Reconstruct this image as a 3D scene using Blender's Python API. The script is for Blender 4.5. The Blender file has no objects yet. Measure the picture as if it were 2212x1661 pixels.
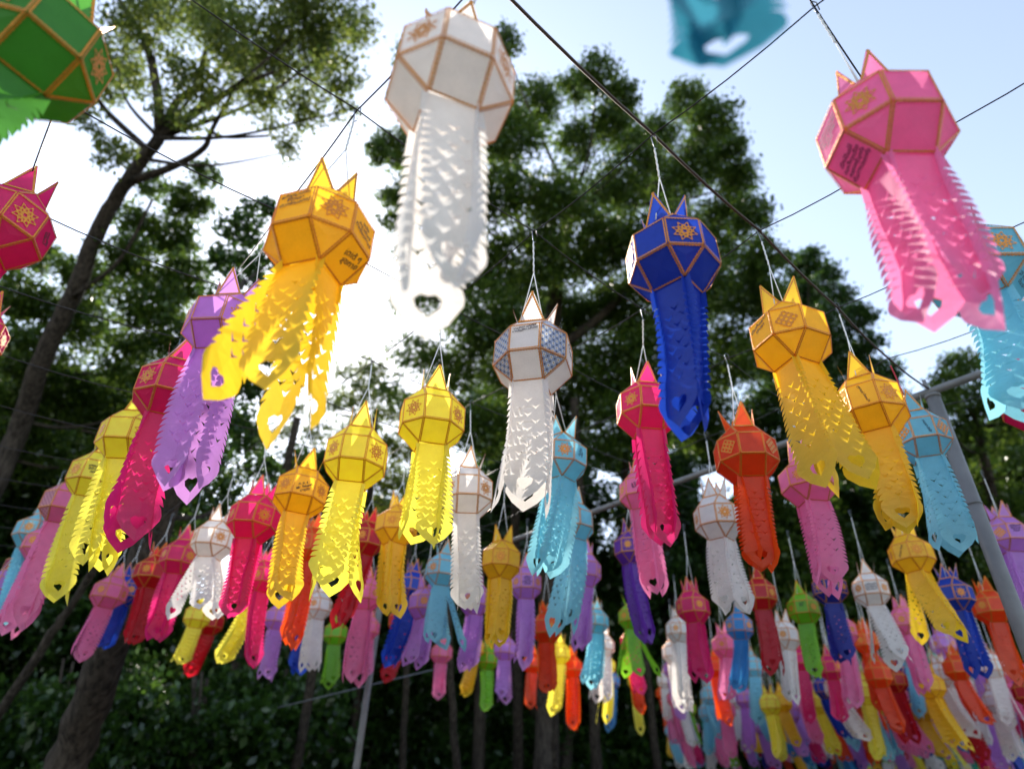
import bpy, math, random
import numpy as np
from mathutils import Vector, Matrix, Euler
from mathutils.geometry import delaunay_2d_cdt

random.seed(7)
RNG = np.random.default_rng(7)
scene = bpy.context.scene
COL = scene.collection

# ------------------------------------------------------------------ camera, world, sun, exposure
CAM_Z = 1.45                      # eye height above the ground, metres
FPX = 1377.0                      # focal length on a 2212 px wide frame
CX, CY = 1106.0, 830.5
# rows of CMAT: world x (right), y (ahead), z (up) of the camera's right / down / forward axes
CMAT = np.array([[0.999033, 0.043975, 0.0],
                 [-0.024017, 0.545614, 0.837693],
                 [0.036838, -0.836882, 0.546142]])
FOCUS = 2.6

cam_data = bpy.data.cameras.new('camera')
cam = bpy.data.objects.new('camera', cam_data)
COL.objects.link(cam)
scene.camera = cam
cam_data.sensor_width = 36.0
cam_data.lens = 36.0 * FPX / 2212.0
cam_data.clip_start = 0.05
cam_data.clip_end = 2000.0
cam_data.dof.use_dof = True
cam_data.dof.focus_distance = FOCUS
cam_data.dof.aperture_fstop = 1.25
mw = Matrix.Identity(4)
for r in range(3):
    mw[r][0] = CMAT[r, 0]; mw[r][1] = -CMAT[r, 1]; mw[r][2] = -CMAT[r, 2]
mw[2][3] = CAM_Z
cam.matrix_world = mw

SUN_EL, SUN_AZ = 37.0, -18.5      # degrees; azimuth from straight ahead, negative = left
world = bpy.data.worlds.new('World')
scene.world = world
world.use_nodes = True
wn = world.node_tree
bg = wn.nodes['Background']
sky = wn.nodes.new('ShaderNodeTexSky')
sky.sky_type = 'NISHITA'
sky.sun_disc = False
sky.sun_elevation = math.radians(SUN_EL)
sky.sun_rotation = math.radians(SUN_AZ)
sky.air_density = 1.0
sky.dust_density = 0.4
sky.ozone_density = 1.0
pale = wn.nodes.new('ShaderNodeHueSaturation')     # sky colour evenly desaturated: the whole sky a little paler
pale.inputs['Saturation'].default_value = 0.72
wn.links.new(sky.outputs[0], pale.inputs['Color'])
wn.links.new(pale.outputs[0], bg.inputs['Color'])
bg.inputs['Strength'].default_value = 0.14

sun_data = bpy.data.lights.new('sun', 'SUN')
sun_data.energy = 3.2
sun_data.angle = math.radians(0.5)
sun_data.color = (1.0, 0.93, 0.82)
sun = bpy.data.objects.new('sun', sun_data)
COL.objects.link(sun)
SUNV = Vector((math.cos(math.radians(SUN_EL)) * math.sin(math.radians(SUN_AZ)),
               math.cos(math.radians(SUN_EL)) * math.cos(math.radians(SUN_AZ)),
               math.sin(math.radians(SUN_EL))))
sun.rotation_euler = SUNV.to_track_quat('Z', 'Y').to_euler()
sun.location = (-10, 30, 25)

scene.view_settings.view_transform = 'Standard'
scene.view_settings.look = 'None'
scene.view_settings.exposure = 1.4
scene.view_settings.gamma = 1.0
scene.view_settings.use_curve_mapping = False
scene.render.engine = 'CYCLES'
scene.cycles.max_bounces = 8
scene.cycles.diffuse_bounces = 5
scene.cycles.glossy_bounces = 3
scene.cycles.transmission_bounces = 6
scene.cycles.use_denoising = True
scene.cycles.sample_clamp_indirect = 6.0


def at(px, py, depth):
    """world point of a photo position (2212 px wide frame) at a distance along the view axis"""
    d = np.array([px - CX, py - CY, FPX]) / FPX * depth
    v = CMAT @ d
    return Vector((v[0], v[1], v[2] + CAM_Z))


def to_px(p):
    v = CMAT.T @ np.array([p[0], p[1], p[2] - CAM_Z])
    return CX + FPX * v[0] / v[2], CY + FPX * v[1] / v[2], v[2]


# ------------------------------------------------------------------ materials
MATS = {}


def new_mat(name):
    m = bpy.data.materials.new(name)
    m.use_nodes = True
    nt = m.node_tree
    nt.nodes.clear()
    out = nt.nodes.new('ShaderNodeOutputMaterial')
    MATS[name] = m
    return m, nt, out


def N(nt, t, **kw):
    n = nt.nodes.new(t)
    for k, v in kw.items():
        setattr(n, k, v)
    return n


def cloth(name, col, trans=0.5, pattern=None):
    """thin dyed cloth or paper: diffuse + translucent, a fine weave and faint blotches"""
    m, nt, out = new_mat(name)
    L = nt.links.new
    tc = N(nt, 'ShaderNodeTexCoord')
    n1 = N(nt, 'ShaderNodeTexNoise'); n1.inputs['Scale'].default_value = 14; n1.inputs['Detail'].default_value = 5
    L(tc.outputs['Object'], n1.inputs['Vector'])
    mp = N(nt, 'ShaderNodeMapping'); mp.inputs['Scale'].default_value = (260, 40, 260)
    L(tc.outputs['Object'], mp.inputs['Vector'])
    n2 = N(nt, 'ShaderNodeTexNoise'); n2.inputs['Scale'].default_value = 3; n2.inputs['Detail'].default_value = 2
    L(mp.outputs[0], n2.inputs['Vector'])
    base = N(nt, 'ShaderNodeRGB'); base.outputs[0].default_value = (*col, 1)
    colsock = base.outputs[0]
    if pattern:
        colsock = pattern(nt, tc, base)
    hs = N(nt, 'ShaderNodeHueSaturation')
    mul = N(nt, 'ShaderNodeMath', operation='MULTIPLY_ADD')
    L(n1.outputs[0], mul.inputs[0]); mul.inputs[1].default_value = 0.30; mul.inputs[2].default_value = 0.72
    mul2 = N(nt, 'ShaderNodeMath', operation='MULTIPLY_ADD')
    L(n2.outputs[0], mul2.inputs[0]); mul2.inputs[1].default_value = 0.30
    L(mul.outputs[0], mul2.inputs[2])
    oi = N(nt, 'ShaderNodeObjectInfo')
    mr = N(nt, 'ShaderNodeMath', operation='MULTIPLY_ADD'); L(oi.outputs['Random'], mr.inputs[0]); mr.inputs[1].default_value = .14
    sb2 = N(nt, 'ShaderNodeMath', operation='SUBTRACT'); L(mul2.outputs[0], sb2.inputs[0]); sb2.inputs[1].default_value = .05
    L(sb2.outputs[0], mr.inputs[2])
    L(mr.outputs[0], hs.inputs['Value'])
    L(colsock, hs.inputs['Color'])
    bump = N(nt, 'ShaderNodeBump'); bump.inputs['Strength'].default_value = 0.12; bump.inputs['Distance'].default_value = 0.002
    L(n2.outputs[0], bump.inputs['Height'])
    nb = N(nt, 'ShaderNodeTexNoise'); nb.inputs['Scale'].default_value = 9; nb.inputs['Detail'].default_value = 1
    L(tc.outputs['Object'], nb.inputs['Vector'])
    bump2 = N(nt, 'ShaderNodeBump'); bump2.inputs['Strength'].default_value = 0.6; bump2.inputs['Distance'].default_value = 0.01
    L(nb.outputs[0], bump2.inputs['Height']); L(bump.outputs[0], bump2.inputs['Normal'])
    d = N(nt, 'ShaderNodeBsdfDiffuse'); t = N(nt, 'ShaderNodeBsdfTranslucent')
    L(hs.outputs[0], d.inputs['Color']); L(hs.outputs[0], t.inputs['Color'])
    L(bump2.outputs[0], d.inputs['Normal'])
    mix = N(nt, 'ShaderNodeMixShader'); mix.inputs[0].default_value = trans
    L(d.outputs[0], mix.inputs[1]); L(t.outputs[0], mix.inputs[2])
    g = N(nt, 'ShaderNodeBsdfGlossy'); g.inputs['Roughness'].default_value = 0.45
    L(bump2.outputs[0], g.inputs['Normal'])
    mix2 = N(nt, 'ShaderNodeMixShader'); mix2.inputs[0].default_value = 0.035
    L(mix.outputs[0], mix2.inputs[1]); L(g.outputs[0], mix2.inputs[2])
    L(mix2.outputs[0], out.inputs['Surface'])
    return m


def floral(dark, light, gold):
    """small repeating printed flowers for the patterned panels"""
    def build(nt, tc, base):
        L = nt.links.new
        mp = N(nt, 'ShaderNodeMapping'); mp.inputs['Rotation'].default_value = (0, 0, math.radians(45))
        mp.inputs['Scale'].default_value = (46, 46, 46)
        L(tc.outputs['Object'], mp.inputs['Vector'])
        fr = N(nt, 'ShaderNodeVectorMath', operation='FRACTION'); L(mp.outputs[0], fr.inputs[0])
        sb = N(nt, 'ShaderNodeVectorMath', operation='SUBTRACT'); L(fr.outputs[0], sb.inputs[0]); sb.inputs[1].default_value = (.5, .5, 0)
        sep = N(nt, 'ShaderNodeSeparateXYZ'); L(sb.outputs[0], sep.inputs[0])
        ax = N(nt, 'ShaderNodeMath', operation='ABSOLUTE'); L(sep.outputs[0], ax.inputs[0])
        ay = N(nt, 'ShaderNodeMath', operation='ABSOLUTE'); L(sep.outputs[1], ay.inputs[0])
        mn = N(nt, 'ShaderNodeMath', operation='MINIMUM'); L(ax.outputs[0], mn.inputs[0]); L(ay.outputs[0], mn.inputs[1])
        mx = N(nt, 'ShaderNodeMath', operation='MAXIMUM'); L(ax.outputs[0], mx.inputs[0]); L(ay.outputs[0], mx.inputs[1])
        petal = N(nt, 'ShaderNodeMath', operation='LESS_THAN'); L(mn.outputs[0], petal.inputs[0]); petal.inputs[1].default_value = .10
        reach = N(nt, 'ShaderNodeMath', operation='LESS_THAN'); L(mx.outputs[0], reach.inputs[0]); reach.inputs[1].default_value = .33
        fl = N(nt, 'ShaderNodeMath', operation='MULTIPLY'); L(petal.outputs[0], fl.inputs[0]); L(reach.outputs[0], fl.inputs[1])
        core = N(nt, 'ShaderNodeMath', operation='LESS_THAN'); L(mx.outputs[0], core.inputs[0]); core.inputs[1].default_value = .11
        edge = N(nt, 'ShaderNodeMath', operation='GREATER_THAN'); L(mn.outputs[0], edge.inputs[0]); edge.inputs[1].default_value = .36
        m1 = N(nt, 'ShaderNodeMixRGB'); L(fl.outputs[0], m1.inputs[0]); L(base.outputs[0], m1.inputs[1]); m1.inputs[2].default_value = (*light, 1)
        m2 = N(nt, 'ShaderNodeMixRGB'); L(core.outputs[0], m2.inputs[0]); L(m1.outputs[0], m2.inputs[1]); m2.inputs[2].default_value = (*gold, 1)
        m3 = N(nt, 'ShaderNodeMixRGB'); L(edge.outputs[0], m3.inputs[0]); L(m2.outputs[0], m3.inputs[1]); m3.inputs[2].default_value = (*dark, 1)
        return m3.outputs[0]
    return build


CLOTH = {
    'green': (0.26, 0.60, 0.03), 'deepsky': (0.05, 0.30, 0.42), 'leafgreen': (0.09, 0.33, 0.04), 'crimson': (0.80, 0.025, 0.20), 'white': (0.85, 0.81, 0.78),
    'pink': (0.90, 0.25, 0.49), 'sky': (0.27, 0.65, 0.77), 'gold': (0.94, 0.62, 0.03),
    'blue': (0.015, 0.06, 0.46), 'violet': (0.62, 0.29, 0.72), 'lemon': (0.96, 0.86, 0.09),
    'red': (0.60, 0.01, 0.025), 'orange': (0.86, 0.09, 0.01), 'azure': (0.06, 0.33, 0.66),
    'purple': (0.16, 0.035, 0.38), 'navy': (0.02, 0.03, 0.30), 'teal': (0.06, 0.48, 0.33),
    'maroon': (0.36, 0.02, 0.10),
}
for k, c in CLOTH.items():
    cloth(k, c, {'blue': .42, 'navy': .42, 'purple': .42, 'white': .46, 'deepsky': .35}.get(k, .56))
cloth('print_blue', (0.30, 0.36, 0.50), 0.30, floral((0.04, 0.05, 0.09), (0.78, 0.76, 0.70), (0.40, 0.26, 0.06)))
cloth('print_pink', (0.55, 0.20, 0.28), 0.30, floral((0.16, 0.14, 0.16), (0.70, 0.40, 0.45), (0.30, 0.20, 0.10)))
cloth('print_maroon', (0.20, 0.10, 0.06), 0.25, floral((0.06, 0.03, 0.03), (0.45, 0.30, 0.16), (0.35, 0.20, 0.05)))
TWO = {'whitepat': ('white', 'print_blue'), 'pinkpat': ('pink', 'print_pink'), 'maroonpat': ('maroon', 'print_maroon')}


def simple(name, col, rough=0.6, metal=0.0, noise=0.0, nscale=20.0, bump=0.0, spec=0.5):
    m, nt, out = new_mat(name)
    L = nt.links.new
    p = N(nt, 'ShaderNodeBsdfPrincipled')
    p.inputs['Roughness'].default_value = rough
    p.inputs['Metallic'].default_value = metal
    p.inputs['Specular IOR Level'].default_value = spec
    if noise or bump:
        tc = N(nt, 'ShaderNodeTexCoord')
        n = N(nt, 'ShaderNodeTexNoise'); n.inputs['Scale'].default_value = nscale; n.inputs['Detail'].default_value = 6
        L(tc.outputs['Object'], n.inputs['Vector'])
        hs = N(nt, 'ShaderNodeHueSaturation'); hs.inputs['Color'].default_value = (*col, 1)
        mu = N(nt, 'ShaderNodeMath', operation='MULTIPLY_ADD'); L(n.outputs[0], mu.inputs[0])
        mu.inputs[1].default_value = 2 * noise; mu.inputs[2].default_value = 1 - noise
        L(mu.outputs[0], hs.inputs['Value']); L(hs.outputs[0], p.inputs['Base Color'])
        if bump:
            b = N(nt, 'ShaderNodeBump'); b.inputs['Strength'].default_value = bump; b.inputs['Distance'].default_value = 0.02
            L(n.outputs[0], b.inputs['Height']); L(b.outputs[0], p.inputs['Normal'])
    else:
        p.inputs['Base Color'].default_value = (*col, 1)
    L(p.outputs[0], out.inputs['Surface'])
    return m


simple('gold_foil', (0.70, 0.26, 0.03), 0.42, 0.45, 0.35, 160.0, 0.25)
simple('ink', (0.012, 0.016, 0.03), 0.7)
simple('cord', (0.72, 0.70, 0.66), 0.8, 0, 0.25, 300)
simple('red_cord', (0.55, 0.03, 0.05), 0.8)
simple('wire', (0.05, 0.045, 0.045), 0.5, 0.6)
simple('hook_wire', (0.22, 0.23, 0.25), 0.4, 0.9)
simple('cable', (0.10, 0.075, 0.06), 0.7, 0.3, 0.4, 90)
simple('steel', (0.19, 0.185, 0.18), 0.6, 0.3, 0.35, 9.0, 0.15)
def bark_mat(name, dark, light):
    m, nt, out = new_mat(name)
    L = nt.links.new
    tc = N(nt, 'ShaderNodeTexCoord')
    mp = N(nt, 'ShaderNodeMapping'); mp.inputs['Scale'].default_value = (9, 9, 1.3)
    L(tc.outputs['Object'], mp.inputs['Vector'])
    n = N(nt, 'ShaderNodeTexNoise'); n.inputs['Scale'].default_value = 1.6; n.inputs['Detail'].default_value = 8; n.inputs['Roughness'].default_value = .7
    L(mp.outputs[0], n.inputs['Vector'])
    rp = N(nt, 'ShaderNodeValToRGB'); rp.color_ramp.elements[0].position = .35; rp.color_ramp.elements[1].position = .68
    rp.color_ramp.elements[0].color = (*dark, 1); rp.color_ramp.elements[1].color = (*light, 1)
    L(n.outputs[0], rp.inputs[0])
    p = N(nt, 'ShaderNodeBsdfPrincipled'); p.inputs['Roughness'].default_value = .95; p.inputs['Specular IOR Level'].default_value = .1
    b = N(nt, 'ShaderNodeBump'); b.inputs['Strength'].default_value = 1.0; b.inputs['Distance'].default_value = .06
    L(n.outputs[0], b.inputs['Height']); L(b.outputs[0], p.inputs['Normal']); L(rp.outputs[0], p.inputs['Base Color'])
    L(p.outputs[0], out.inputs['Surface'])


bark_mat('bark', (0.02, 0.016, 0.013), (0.12, 0.095, 0.075))
bark_mat('bark_pale', (0.05, 0.042, 0.036), (0.20, 0.17, 0.15))
simple('soil', (0.06, 0.055, 0.03), 0.95, 0, 0.5, 1.3, 0.5, 0.1)


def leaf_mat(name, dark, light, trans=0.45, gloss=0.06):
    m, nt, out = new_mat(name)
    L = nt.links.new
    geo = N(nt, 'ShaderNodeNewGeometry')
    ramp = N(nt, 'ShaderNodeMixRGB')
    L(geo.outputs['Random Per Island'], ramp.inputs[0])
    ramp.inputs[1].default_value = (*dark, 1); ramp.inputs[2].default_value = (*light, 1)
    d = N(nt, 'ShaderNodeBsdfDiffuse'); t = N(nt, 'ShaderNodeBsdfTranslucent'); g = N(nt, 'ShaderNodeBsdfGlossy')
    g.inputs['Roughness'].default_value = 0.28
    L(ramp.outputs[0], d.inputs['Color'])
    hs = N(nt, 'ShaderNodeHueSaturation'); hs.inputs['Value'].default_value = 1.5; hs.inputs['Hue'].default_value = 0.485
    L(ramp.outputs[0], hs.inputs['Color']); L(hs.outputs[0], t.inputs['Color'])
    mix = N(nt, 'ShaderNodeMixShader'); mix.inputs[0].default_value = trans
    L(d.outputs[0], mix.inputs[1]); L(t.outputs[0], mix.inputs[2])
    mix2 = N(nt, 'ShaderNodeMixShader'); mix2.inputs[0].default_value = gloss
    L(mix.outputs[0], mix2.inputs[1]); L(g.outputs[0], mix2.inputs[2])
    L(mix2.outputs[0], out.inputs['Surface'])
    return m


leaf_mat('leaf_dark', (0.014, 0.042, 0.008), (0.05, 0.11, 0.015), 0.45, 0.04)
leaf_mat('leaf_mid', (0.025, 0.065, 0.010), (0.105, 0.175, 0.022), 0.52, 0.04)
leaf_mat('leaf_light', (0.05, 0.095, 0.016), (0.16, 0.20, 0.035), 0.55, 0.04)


# ------------------------------------------------------------------ object helpers
def tag(o, label=None, cat=None, group=None, kind=None):
    if label: o['label'] = label
    if cat: o['category'] = cat
    if group: o['group'] = group
    if kind: o['kind'] = kind
    return o


def empty(name, loc=(0, 0, 0), rot=(0, 0, 0)):
    o = bpy.data.objects.new(name, None)
    o.empty_display_size = 0.1
    o.location = loc
    o.rotation_euler = rot
    COL.objects.link(o)
    return o


def link(name, me, parent=None, mat=None):
    o = bpy.data.objects.new(name, me)
    COL.objects.link(o)
    if parent is not None:
        o.parent = parent
    if mat is not None:
        o.matrix_local = mat if parent is not None else mat
    return o


def mesh(name, verts, faces, mat=None, smooth=False):
    me = bpy.data.meshes.new(name)
    me.from_pydata([tuple(v) for v in verts], [], [tuple(f) for f in faces])
    if mat:
        me.materials.append(MATS[mat])
    if smooth:
        me.polygons.foreach_set('use_smooth', [True] * len(me.polygons))
    me.update()
    return me


def quads_mesh(name, V, mat):
    """V: (n,4,3) array, one quad each"""
    n = V.shape[0]
    me = bpy.data.meshes.new(name)
    me.vertices.add(n * 4)
    me.vertices.foreach_set('co', V.reshape(-1).astype(np.float32))
    me.loops.add(n * 4)
    me.loops.foreach_set('vertex_index', np.arange(n * 4, dtype=np.int32))
    me.polygons.add(n)
    me.polygons.foreach_set('loop_start', np.arange(0, n * 4, 4, dtype=np.int32))
    me.polygons.foreach_set('loop_total', np.full(n, 4, dtype=np.int32))
    me.materials.append(MATS[mat])
    me.update(calc_edges=True)
    me.validate()
    return me


class MB:
    """collects shapes into one mesh"""
    def __init__(self):
        self.v = []; self.f = []

    def tube(self, pts, rad, n=8, cap=True):
        pts = [Vector(p) for p in pts]
        if not hasattr(rad, '__len__'):
            rad = [rad] * len(pts)
        rings = []
        up = None
        for i, p in enumerate(pts):
            a = pts[max(0, i - 1)]; b = pts[min(len(pts) - 1, i + 1)]
            d = (b - a).normalized()
            if up is None:
                up = Vector((0, 0, 1)) if abs(d.z) < 0.9 else Vector((1, 0, 0))
            s = d.cross(up).normalized()
            up = s.cross(d).normalized()
            base = len(self.v)
            for k in range(n):
                t = 2 * math.pi * k / n
                self.v.append(p + (s * math.cos(t) + up * math.sin(t)) * rad[i])
            rings.append(base)
        for i in range(len(pts) - 1):
            for k in range(n):
                k2 = (k + 1) % n
                self.f.append((rings[i] + k, rings[i] + k2, rings[i + 1] + k2, rings[i + 1] + k))
        if cap:
            self.f.append(tuple(rings[0] + k for k in reversed(range(n))))
            self.f.append(tuple(rings[-1] + k for k in range(n)))
        return self

    def poly(self, pts):
        b = len(self.v)
        self.v += [Vector(p) for p in pts]
        self.f.append(tuple(range(b, b + len(pts))))
        return self

    def data(self, name, mat, smooth=False):
        return mesh(name, self.v, self.f, mat, smooth)


def spline(pts, n):
    """Catmull-Rom through pts"""
    pts = [Vector(p) for p in pts]
    P = [pts[0] * 2 - pts[1]] + pts + [pts[-1] * 2 - pts[-2]]
    out = []
    for i in range(1, len(P) - 2):
        for k in range(n):
            t = k / n
            a, b, c, d = P[i - 1], P[i], P[i + 1], P[i + 2]
            out.append(0.5 * ((2 * b) + (c - a) * t + (2 * a - 5 * b + 4 * c - d) * t * t + (3 * b - a - 3 * c + d) * t ** 3))
    out.append(pts[-1])
    return out


def inside(poly, x, y):
    c = False
    j = len(poly) - 1
    for i in range(len(poly)):
        xi, yi = poly[i]; xj, yj = poly[j]
        if (yi > y) != (yj > y) and x < (xj - xi) * (y - yi) / (yj - yi) + xi:
            c = not c
        j = i
    return c


def cut_sheet(outline, holes, grid=None):
    """triangulated flat sheet with cut-outs: list of 2D verts, list of triangles"""
    verts, edges = [], []
    for loop in [outline] + holes:
        b = len(verts)
        verts += [Vector(p) for p in loop]
        edges += [(b + i, b + (i + 1) % len(loop)) for i in range(len(loop))]
    if grid:
        for p in grid:
            if inside(outline, p[0], p[1]) and not any(inside(h, p[0], p[1]) for h in holes):
                verts.append(Vector(p))
    res = delaunay_2d_cdt(verts, edges, [], 0, 1e-6, False)
    V, F = res[0], res[2]
    tris = []
    for f in F:
        cx = sum(V[i].x for i in f) / 3; cy = sum(V[i].y for i in f) / 3
        if inside(outline, cx, cy) and not any(inside(h, cx, cy) for h in holes):
            tris.append(tuple(f))
    return [(v.x, v.y) for v in V], tris


# ------------------------------------------------------------------ ground
def ground():
    n = 40
    vs, fs = [], []
    for j in range(n + 1):
        for i in range(n + 1):
            x = (i / n - .5); y = (j / n - .5)
            x = math.copysign(abs(x * 2) ** 2.2, x) * 400; y = math.copysign(abs(y * 2) ** 2.2, y) * 400 + 15
            r = math.hypot(x, y - 5)
            z = 0.12 * math.sin(x * .31 + 1) * math.cos(y * .23) * min(1, r / 12)
            vs.append((x, y, z - .02))
    for j in range(n):
        for i in range(n):
            a = j * (n + 1) + i
            fs.append((a, a + 1, a + n + 2, a + n + 1))
    o = link('ground', mesh('ground', vs, fs, 'soil', True))
    tag(o, 'dark leaf littered ground under the trees', 'ground', kind='structure')


ground()

# ------------------------------------------------------------------ trees
def leaves(center, R, n, size, sub=34, spread=0.23, squash=0.85):
    """n leaf-shaped quads in clumps through a ball"""
    c = np.array(center)
    d = RNG.normal(size=(sub, 3)); d /= np.linalg.norm(d, axis=1)[:, None]
    rr = R * RNG.uniform(0.25, 1.0, sub) ** 0.55
    sc = d * rr[:, None] * np.array([1, 1, squash]) * 0.85
    k = RNG.integers(0, sub, n)
    off = RNG.normal(size=(n, 3)) * R * spread * np.array([1, 1, .6])
    pos = c + sc[k] + off
    ax = RNG.normal(size=(n, 3)); ax[:, 2] -= 0.35
    ax /= np.linalg.norm(ax, axis=1)[:, None]
    up = RNG.normal(size=(n, 3)) + np.array([0, 0, 1.1])
    sd = np.cross(ax, up); sd /= np.linalg.norm(sd, axis=1)[:, None] + 1e-9
    L = size * RNG.uniform(.45, 1.5, n)[:, None]
    W = L * RNG.uniform(.22, .34, n)[:, None]
    nr = np.cross(sd, ax)
    V = np.empty((n, 4, 3))
    V[:, 0] = pos - ax * L * .5
    V[:, 1] = pos + sd * W + nr * W * .35
    V[:, 2] = pos + ax * L * .5
    V[:, 3] = pos - sd * W + nr * W * .35
    return V


def photo_tree(name, label, cat, depth, trunk, limbs, blobs, size, dens, mat, bark='bark', trunk_r=(.3, .1), djit=1.6, trunk_depth=None):
    """trunk/limbs are photo paths at a depth, blobs are (x, y, r) foliage masses"""
    td = trunk_depth or depth
    pts = [at(x, y, td) for x, y in trunk]
    low = pts[0]
    if low.z > 0:                                    # carry the trunk down to the ground
        pts = [Vector((low.x, low.y, -.1)), Vector((low.x, low.y, low.z * .5))] + pts
    root = empty(name, (pts[0].x, pts[0].y, 0))
    tag(root, label, cat, 'trees behind the lanterns')
    o0 = Vector(root.location)
    mb = MB()
    sp = spline(pts, 6)
    nn = len(sp)
    rad = [trunk_r[0] + (trunk_r[1] - trunk_r[0]) * i / (nn - 1) for i in range(nn)]
    sp = [p + Vector((random.uniform(-1, 1), random.uniform(-1, 1), 0)) * r * .12 for p, r in zip(sp, rad)]
    mb.tube(sp, rad, 10)
    mb.v = [v - o0 for v in mb.v]
    link('trunk', mb.data('trunk', bark, True), root)
    tip = sp[-1]
    cents = []
    Vs = []
    for b in blobs:
        x, y, r = b[:3]
        dd = depth + random.uniform(-djit, djit)
        c = at(x, y, dd)
        R = r / FPX * dd
        cents.append((c, R))
        k = dens * (b[3] if len(b) > 3 else 1)
        Vs.append(leaves(c, R, max(60, int(k * R * R)), size))
    for path, r0, r1 in limbs:
        lp = [at(x, y, td + random.uniform(-.3, .3)) for x, y in path]
        lm = MB(); s2 = spline(lp, 5)
        lm.tube(s2, [r0 + (r1 - r0) * i / (len(s2) - 1) for i in range(len(s2))], 7)
        lm.v = [v - o0 for v in lm.v]
        link('limb', lm.data('limb', bark, True), root)
    # a limb reaching from the stem into each leaf mass
    for c, R in cents:
        if random.random() > .4: continue
        best = min(sp[len(sp) // 2:], key=lambda p: (p - c).length + max(0, p.z - c.z) * 2)
        mid = best.lerp(c, .5) + Vector((random.uniform(-.2, .2), random.uniform(-.2, .2), -.12 * (best - c).length))
        lm = MB(); s2 = spline([best, mid, c], 5)
        r0 = min(trunk_r[1] * .5, .02 + .010 * (best - c).length)
        lm.tube(s2, [r0 * (1 - .8 * i / (len(s2) - 1)) for i in range(len(s2))], 6)
        lm.v = [v - o0 for v in lm.v]
        link('limb', lm.data('limb', bark, True), root)
    V = np.concatenate(Vs) - np.array(o0)
    cr = link('crown', quads_mesh('crown', V, mat), root)
    return root


# tall pale tree at upper left with the forked bare limbs
photo_tree('tall_tree', 'tall slender tree with bare forked limbs and thin leaves at upper left', 'tree', 15.0,
    [(20, 980), (95, 770), (165, 620), (215, 490), (275, 390), (345, 300)],
    [([(345, 300), (340, 205), (322, 115), (290, 50), (250, -10)], .13, .05),
     ([(345, 300), (382, 222), (420, 190), (447, 100)], .12, .05),
     ([(352, 292), (440, 232), (510, 190), (592, 155)], .12, .04),
     ([(455, 285), (490, 297), (580, 294)], .05, .03),
     ([(285, 392), (380, 357), (440, 320), (458, 280), (500, 205)], .10, .04),
     ([(320, 325), (230, 240), (198, 188)], .09, .04),
     ([(160, 640), (260, 560), (330, 430)], .06, .03)],
    [(300, 40, 75), (400, 15, 90), (480, 70, 85), (590, 30, 100), (700, 20, 95), (770, 60, 50), (540, 150, 75), (640, 130, 85),
     (730, 160, 60), (660, 240, 55), (610, 290, 40, .7), (250, 110, 65), (225, 190, 45), (190, 260, 40, .8), (400, 150, 65), (360, 230, 45, .7),
     (470, 200, 55, .7), (560, 220, 50), (290, 180, 45, .7), (240, 330, 45), (420, 260, 40, .6), (620, 330, 28, .8), (745, 240, 30, .7), (330, 30, 60),
     (290, 340, 35), (440, 20, 60), (520, 90, 60), (690, 90, 60)],
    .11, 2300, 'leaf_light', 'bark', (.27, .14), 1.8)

photo_tree('leafy_tree', 'leafy green tree with sunlit leaves filling the left side', 'tree', 17.0,
    [(-150, 1300), (-60, 1100), (20, 930), (90, 800)], [],
    [(60, 640, 80), (180, 590, 60), (280, 560, 65), (360, 500, 65), (400, 600, 60), (320, 660, 80), (200, 700, 80), (60, 760, 80),
     (410, 440, 50), (330, 400, 40, .7), (130, 840, 90), (300, 790, 90), (400, 730, 70), (20, 900, 90), (230, 880, 90), (390, 860, 80), (-40, 600, 60), (370, 940, 90),
     (290, 480, 45, .8), (90, 560, 45, .8), (460, 900, 60), (230, 990, 90), (100, 1000, 90), (440, 380, 36, .8)],
    .13, 3600, 'leaf_mid', 'bark', (.22, .12), 1.6)

photo_tree('dark_tree', 'dark leaved tree behind the golden and violet lanterns at left', 'tree', 10.5,
    [(150, 1640), (245, 1385), (330, 1160), (430, 900), (520, 640)], [],
    [(520, 500, 55), (565, 455, 40), (485, 560, 45), (540, 590, 55), (480, 650, 50), (560, 680, 50), (500, 740, 60), (460, 800, 60), (580, 760, 45),
     (440, 900, 65), (540, 850, 55), (610, 640, 36), (520, 940, 65), (420, 1000, 70), (590, 560, 36), (640, 740, 34, .8), (560, 1010, 45, .7), (350, 1100, 80), (470, 1080, 70), (620, 820, 36, .8)],
    .10, 3800, 'leaf_dark', 'bark', (.30, .14), 1.0, 8.0)

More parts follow.
